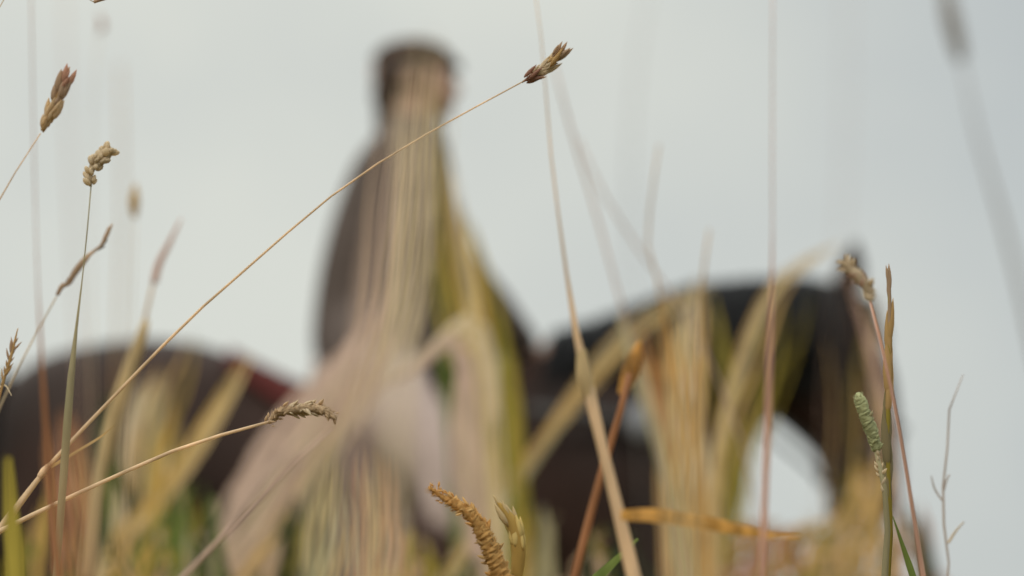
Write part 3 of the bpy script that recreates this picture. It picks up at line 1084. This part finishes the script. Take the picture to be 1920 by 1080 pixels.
# a few blades right by the lens, melted into a wash
for lb, d, pts, wd, mt in (
        ('ghostly beige blade near the lens over the rider head', .78, [(806, 70), (790, 240), (770, 480), (748, 760), (730, 1095)], 22, 'pale'),
        ('ghostly mauve blade near the lens over the rider back', .74, [(742, 260), (716, 420), (690, 620), (668, 820), (655, 1095)], 24, 'mauve'),
        ('ghostly sage blade near the lens left of the rider leg', .76, [(610, 820), (602, 960), (596, 1095)], 28, 'sage'),
        ('ghostly rusty blade near the lens low on the left', .76, [(128, 800), (134, 940), (140, 1095)], 26, 'rust'),
        ('ghostly straw blade near the lens on the right clump', .74, [(1290, 560), (1284, 760), (1280, 1095)], 24, 'straw')):
    blade(lb, d, pts, [wd * .3] + [wd] * (len(pts) - 1), mt, FG)

# left
tuft('broad dull gold tuft standing before the horse rump', 4.4, [(350, 618), (330, 680), (296, 770), (262, 880), (240, 1000), (225, 1095)], [50, 84, 92, 86, 84, 84], ['tan', 'tan', 'straw', 'tan', 'moss'], .95, 11, loose=.6)
tuft('sage green tuft at the left beside the broad dull gold one', 4.0, [(300, 700), (268, 780), (248, 880), (236, 1000), (230, 1095)], [30, 60, 70, 70, 70], ['sage', 'sage', 'straw', 'pale'], 1.1, 14)
tuft('narrow tan tuft slanting up to the horse loin', 3.3, [(468, 664), (436, 728), (392, 800), (330, 896), (256, 990), (180, 1095)], [28, 36, 38, 42, 48, 56], ['tan', 'tan', 'gold', 'straw'], 1.5, 12, .12, spread_d=.2)
tuft('yellow green tuft standing under the tan slanting one', 3.3, [(328, 762), (318, 830), (308, 920), (300, 1095)], [26, 46, 54, 60], ['straw', 'gold', 'moss', 'sage'], 1.2, 11)
tuft('rusty brown tuft low on the left', 4.2, [(112, 770), (124, 840), (138, 940), (146, 1095)], [40, 70, 90, 110], ['rust', 'rust', 'dark', 'rust', 'tan'], 1.1, 10, .4, loose=.5)
tuft('dark green tuft between the gold tufts at the left', 3.6, [(206, 730), (200, 830), (200, 940), (205, 1095)], [20, 40, 60, 70], ['deep', 'deep', 'green'], 1.0, 13)
tuft('gold tuft rising near the bottom left corner', 3.0, [(236, 980), (222, 1030), (204, 1095)], [24, 50, 60], ['gold', 'straw', 'tan'], 1.3, 13, .3)
tuft('ochre tuft at the bottom left beside the rusty one', 3.2, [(84, 920), (74, 1000), (68, 1095)], [14, 30, 44], ['gold', 'tan'], 1.1, 12)
blade('short olive yellow blade at the far left bottom corner', 3.8, [(12, 858), (16, 900), (20, 980), (28, 1095)], [6, 13, 16, 18], 'moss', None, .1)
tuft('olive tuft in the dark left bottom corner', 3.2, [(42, 980), (38, 1040), (34, 1095)], [16, 34, 40], ['olive', 'deep'], 1, 12)
tuft('green tuft in the dark gap below the horse loin', 3.4, [(392, 930), (384, 1000), (372, 1095)], [30, 70, 96], ['green', 'green', 'deep', 'olive', 'sage'], 1.0, 13, .4)
tuft('green tuft left of the dark gap under the yellow one', 3.2, [(338, 950), (336, 1020), (330, 1095)], [16, 40, 50], ['green', 'olive', 'sage'], 1.1, 12, .4)
tuft('brown gold tuft poking up right of the broad mauve tuft', 3.0, [(530, 1000), (512, 1040), (488, 1095)], [14, 40, 54], ['tan', 'gold', 'brown'], 1.2, 13, .3)
tuft('tan and green tuft along the bottom edge left of centre', 3.0, [(280, 1010), (276, 1050), (270, 1095)], [60, 90, 100], ['tan', 'olive', 'green', 'gold'], .8, 12, .5)
# centre
tuft('very broad mauve beige tuft slanting up to the rider seat', 4.6, [(752, 540), (700, 640), (632, 752), (556, 855), (462, 980), (372, 1095)], [50, 84, 106, 116, 126, 130], ['mauve', 'mauve', 'pale', 'mauve'], 1.8, 13, .3, loose=.2)
tuft('tall straw tuft in front of the rider head and chest', 4.8, [(790, 78), (784, 170), (776, 330), (762, 480), (738, 600), (690, 710), (600, 850), (440, 1095)], [100, 112, 104, 96, 80, 60, 60, 70], ['straw', 'straw', 'tan', 'pale', 'mauve'], .66, 6, .14, loose=.3)
tuft('mauve tuft in front of the rider back and waist', 4.8, [(736, 210), (716, 300), (704, 450), (690, 580), (650, 720), (570, 860), (420, 1095)], [20, 44, 66, 84, 80, 60, 60], ['mauve', 'brown', 'mauve'], .42, 6, .4, loose=.4)
tuft('light thin tuft along the front edge of the rider', 3.3, [(830, 240), (852, 340), (872, 460), (900, 700), (930, 1095)], [8, 12, 14, 20, 24], ['pale', 'straw'], 1.0, 7, .2)
tuft('straw tuft beside the chest of the rider', 4.9, [(822, 150), (828, 260), (836, 400), (856, 540), (876, 700), (890, 1095)], [30, 40, 50, 54, 50, 40], ['straw', 'olive', 'tan'], .5, 8, .3, loose=.5)
tuft('olive yellow tuft over the rider forearm', 4.4, [(832, 360), (858, 460), (890, 580), (922, 720), (950, 880), (972, 1095)], [60, 110, 116, 84, 60, 60], ['olive', 'gold', 'olive', 'olive', 'moss'], 1.15, 9, .2, loose=.4)
tuft('small green tuft tip before the rider elbow', 5.4, [(808, 480), (812, 540), (830, 700), (860, 1095)], [20, 26, 18, 18], ['green', 'olive'], .9, 10, .1)
tuft('pale beige tuft folded over beside the rider thigh', 3.5, [(690, 742), (752, 704), (806, 668), (848, 632), (876, 622), (892, 700), (894, 830), (902, 960), (914, 1095)], [6, 10, 20, 44, 70, 80, 80, 78, 76], ['pale', 'pale', 'straw', 'pale', 'mauve'], 2.0, 15, .30, spread_d=.25, loose=.25)
tuft('deep olive tuft right of the pale folded one', 3.9, [(936, 590), (946, 700), (956, 800), (962, 900), (968, 1095)], [34, 50, 56, 52, 50], ['olive', 'green', 'olive'], 1.1, 13)
tuft('soft sage tuft low beside the bristly heads', 4.2, [(1004, 870), (982, 920), (962, 1000), (950, 1095)], [40, 70, 100, 110], ['sage', 'olive', 'moss', 'green'], .7, 10, .4)
tuft('sage tuft low behind the mauve one', 4.6, [(612, 850), (608, 920), (606, 1000), (606, 1095)], [40, 66, 70, 70], ['sage', 'sage', 'straw', 'moss'], .8, 14, .3)
tuft('rusty streaky tuft in front of the rider thigh', 3.2, [(684, 840), (686, 900), (686, 980), (684, 1095)], [26, 44, 60, 70], ['rust', 'rust', 'pink', 'straw', 'tan'], .95, 9, .4)
tuft('streaky pink and tan tuft below the rider thigh', 3.0, [(728, 850), (732, 920), (738, 1000), (738, 1095)], [20, 36, 50, 60], ['pink', 'tan', 'rust', 'straw'], .8, 9, .5)
tuft('streaky olive tuft left of the rusty one', 2.9, [(640, 920), (642, 980), (642, 1040), (642, 1095)], [30, 60, 80, 90], ['olive', 'moss', 'sage', 'gold'], .6, 9, .5)
tuft('olive tuft under the rider knee', 3.2, [(764, 990), (760, 1040), (756, 1095)], [40, 90, 120], ['olive', 'straw', 'gold'], .8, 13, .5)
tuft('olive tuft right of the yellow seed head', 3.4, [(1010, 950), (1008, 1020), (1004, 1095)], [30, 60, 80], ['olive', 'sage', 'tan'], .8, 13, .4)
tuft('thin golden olive tuft veiling the horse crest', 4.8, [(1440, 540), (1436, 620), (1420, 740), (1390, 880), (1360, 1095)], [150, 150, 110, 60, 40], ['tan', 'moss', 'olive', 'sage'], .3, 8, .3, loose=.6)
tuft('dark mossy tuft along the bottom left of the picture', 3.0, [(150, 985), (148, 1035), (145, 1095)], [130, 170, 190], ['moss', 'deep', 'green', 'deep', 'rust'], 1.0, 10, .5)
tuft('dark mossy tuft between the gold tufts and the broad mauve one', 3.2, [(352, 900), (350, 1000), (345, 1095)], [90, 130, 150], ['green', 'deep', 'green', 'deep', 'moss'], 1.1, 10, .4)
tuft('dark brown tuft in the gap right of the broad mauve one', 3.6, [(556, 930), (545, 1010), (530, 1095)], [40, 70, 90], ['deep', 'moss', 'dark', 'deep', 'gold'], .9, 11, .35)
tuft('mossy tuft along the bottom under the rider boot', 3.0, [(820, 1010), (815, 1050), (810, 1095)], [110, 150, 160], ['moss', 'olive', 'brown', 'deep'], .75, 11, .5)
tuft('dark tuft at the bottom centre under the horse shoulder', 3.4, [(1130, 985), (1130, 1040), (1130, 1095)], [110, 140, 160], ['deep', 'moss', 'brown', 'deep'], .6, 11, .6)
# right
tuft('broad beige tuft standing before the horse chest', 4.0, [(1316, 520), (1304, 620), (1288, 760), (1280, 900), (1280, 1095)], [46, 76, 86, 92, 100], ['pale', 'straw', 'tan', 'mauve', 'straw', 'pale'], 1.1, 15, .3)
tuft('straw tuft leaning right into the beige clump', 3.4, [(1236, 560), (1258, 640), (1276, 760), (1290, 900), (1304, 1095)], [40, 44, 44, 50, 56], ['gold', 'straw', 'orange', 'tan'], .9, 12)
tuft('long straw tuft slanting up across the horse withers', 4.0, [(1336, 540), (1262, 566), (1200, 612), (1146, 668), (1094, 728), (1030, 812), (960, 905), (870, 1030), (830, 1095)], [12, 40, 50, 54, 44, 30, 26, 26, 26], ['straw', 'tan', 'gold', 'sage'], 1.15, 8, .1, loose=.4)
tuft('short beige tuft drooping from the top of the clump before the horse neck', 4.4, [(1340, 640), (1330, 580), (1310, 552), (1280, 600), (1272, 760), (1268, 1095)], [16, 22, 30, 34, 36, 40], ['pale', 'straw', 'tan'], .8, 10, .3, loose=.5)
tuft('straw olive tuft crossing down to the beige clump', 2.9, [(1162, 590), (1192, 680), (1226, 790), (1262, 920), (1290, 1095)], [14, 28, 32, 34, 36], ['straw', 'straw', 'sage'], 1.3, 12, .1, spread_d=.2)
tuft('orange brown tuft in the middle of the right clump', 3.6, [(1206, 590), (1222, 680), (1244, 780), (1266, 900), (1290, 1095)], [24, 34, 34, 30, 30], ['orange', 'rust', 'orange', 'tan'], 1.2, 11)
tuft('rusty dark tuft in the right clump', 3.6, [(1250, 590), (1244, 700), (1250, 820), (1262, 1095)], [16, 26, 26, 26], ['rust', 'rust', 'orange'], 1.0, 11)
tuft('long tan tuft arching up over the horse crest', 3.5, [(1572, 460), (1500, 500), (1452, 542), (1412, 640), (1376, 740), (1346, 860), (1330, 1095)], [8, 22, 38, 48, 50, 50, 50], ['tan', 'straw', 'olive', 'tan'], 1.0, 12, .12)
tuft('dull olive tuft leaning back against the horse throat', 4.4, [(1330, 556), (1348, 660), (1362, 760), (1372, 842), (1360, 960), (1350, 1095)], [70, 80, 60, 40, 30, 30], ['olive', 'sage', 'deep', 'tan', 'olive'], .6, 12)
tuft('mustard tuft crossing the horse muzzle', 4.2, [(1640, 850), (1624, 930), (1606, 1000), (1580, 1095)], [80, 100, 120, 140], ['gold', 'tan', 'tan', 'moss'], .9, 10, .3, loose=.6)
tuft('broad olive tan tuft at the bottom under the horse muzzle', 4.0, [(1610, 980), (1590, 1030), (1570, 1095)], [130, 190, 230], ['tan', 'moss', 'olive', 'brown', 'tan'], 1.5, 10, .25, loose=.6)
tuft('tan tuft at the bottom right of the orange leaf', 4.2, [(1462, 978), (1452, 1030), (1440, 1095)], [170, 180, 190], ['tan', 'rust', 'rust', 'moss', 'tan', 'dark'], 1.9, 11, .10, loose=.4)
tuft('thin brown tuft before the horse nose', 5.0, [(1604, 520), (1606, 600), (1608, 700), (1606, 800), (1600, 960), (1594, 1095)], [120, 130, 130, 130, 120, 110], ['brown', 'tan', 'moss', 'moss'], .30, 8, .3, loose=.25)
tuft('thin pinkish tuft edging the front of the horse face', 3.0, [(1586, 500), (1612, 580), (1640, 680), (1668, 800), (1690, 1095)], [10, 16, 18, 18, 18], ['pink', 'mauve'], .7, 8, .2)
tuft('dark tuft at the bottom right edge of the grass', 4.2, [(1716, 940), (1730, 1010), (1746, 1095)], [16, 36, 50], ['deep', 'dark', 'deep'], 1.4, 13, .25)
tuft('second dark tuft left of the dark bottom right one', 4.2, [(1664, 960), (1684, 1020), (1700, 1095)], [20, 60, 80], ['deep', 'brown', 'olive', 'dark'], 1.2, 13, .35)

# ---- the meadow itself, mostly below the frame
for nm, mt, cnt in (('meadow_grass', 'straw', 9000), ('meadow_grass', 'green', 9000), ('meadow_grass', 'tan', 6000)):
    mb = MB()
    for k in range(cnt):
        y = -2.5 + 16 * rng.random() ** 1.4
        x = rng.uniform(-1, 1) * (2.2 + abs(y) * .55)
        hmax = .50 + max(0, y) * .055
        if abs(y) < .35 and abs(x) < .3:
            hmax = .34
        hh = hmax * rng.uniform(.45, .97)
        a = rng.uniform(0, 2 * math.pi)
        ln = hh * rng.uniform(.05, .35)
        w_ = rng.uniform(.002, .005)
        dx, dy = math.cos(a), math.sin(a)
        px_, py_ = -dy * w_, dx * w_
        b = len(mb.v)
        for t_ in (0, .4, .75):
            cx, cy, cz = x + dx * ln * t_ * t_, y + dy * ln * t_ * t_, -.02 + hh * t_ * (1.12 - .12 * t_)
            f_ = 1 - .45 * t_
            mb.v += [(cx + px_ * f_, cy + py_ * f_, cz), (cx - px_ * f_, cy - py_ * f_, cz)]
        mb.v.append((x + dx * ln, y + dy * ln, hh))
        mb.f += [(b, b + 1, b + 3, b + 2), (b + 2, b + 3, b + 5, b + 4), (b + 4, b + 5, b + 6)]
    o = mb.build(nm, G[mt], smooth=False)
    o['kind'] = 'stuff'
    o['label'] = {'straw': 'dry straw coloured meadow grass below the frame edge', 'green': 'green meadow grass below the frame edge', 'tan': 'tan dead meadow grass below the frame edge'}[mt]
    o['category'] = 'grass'
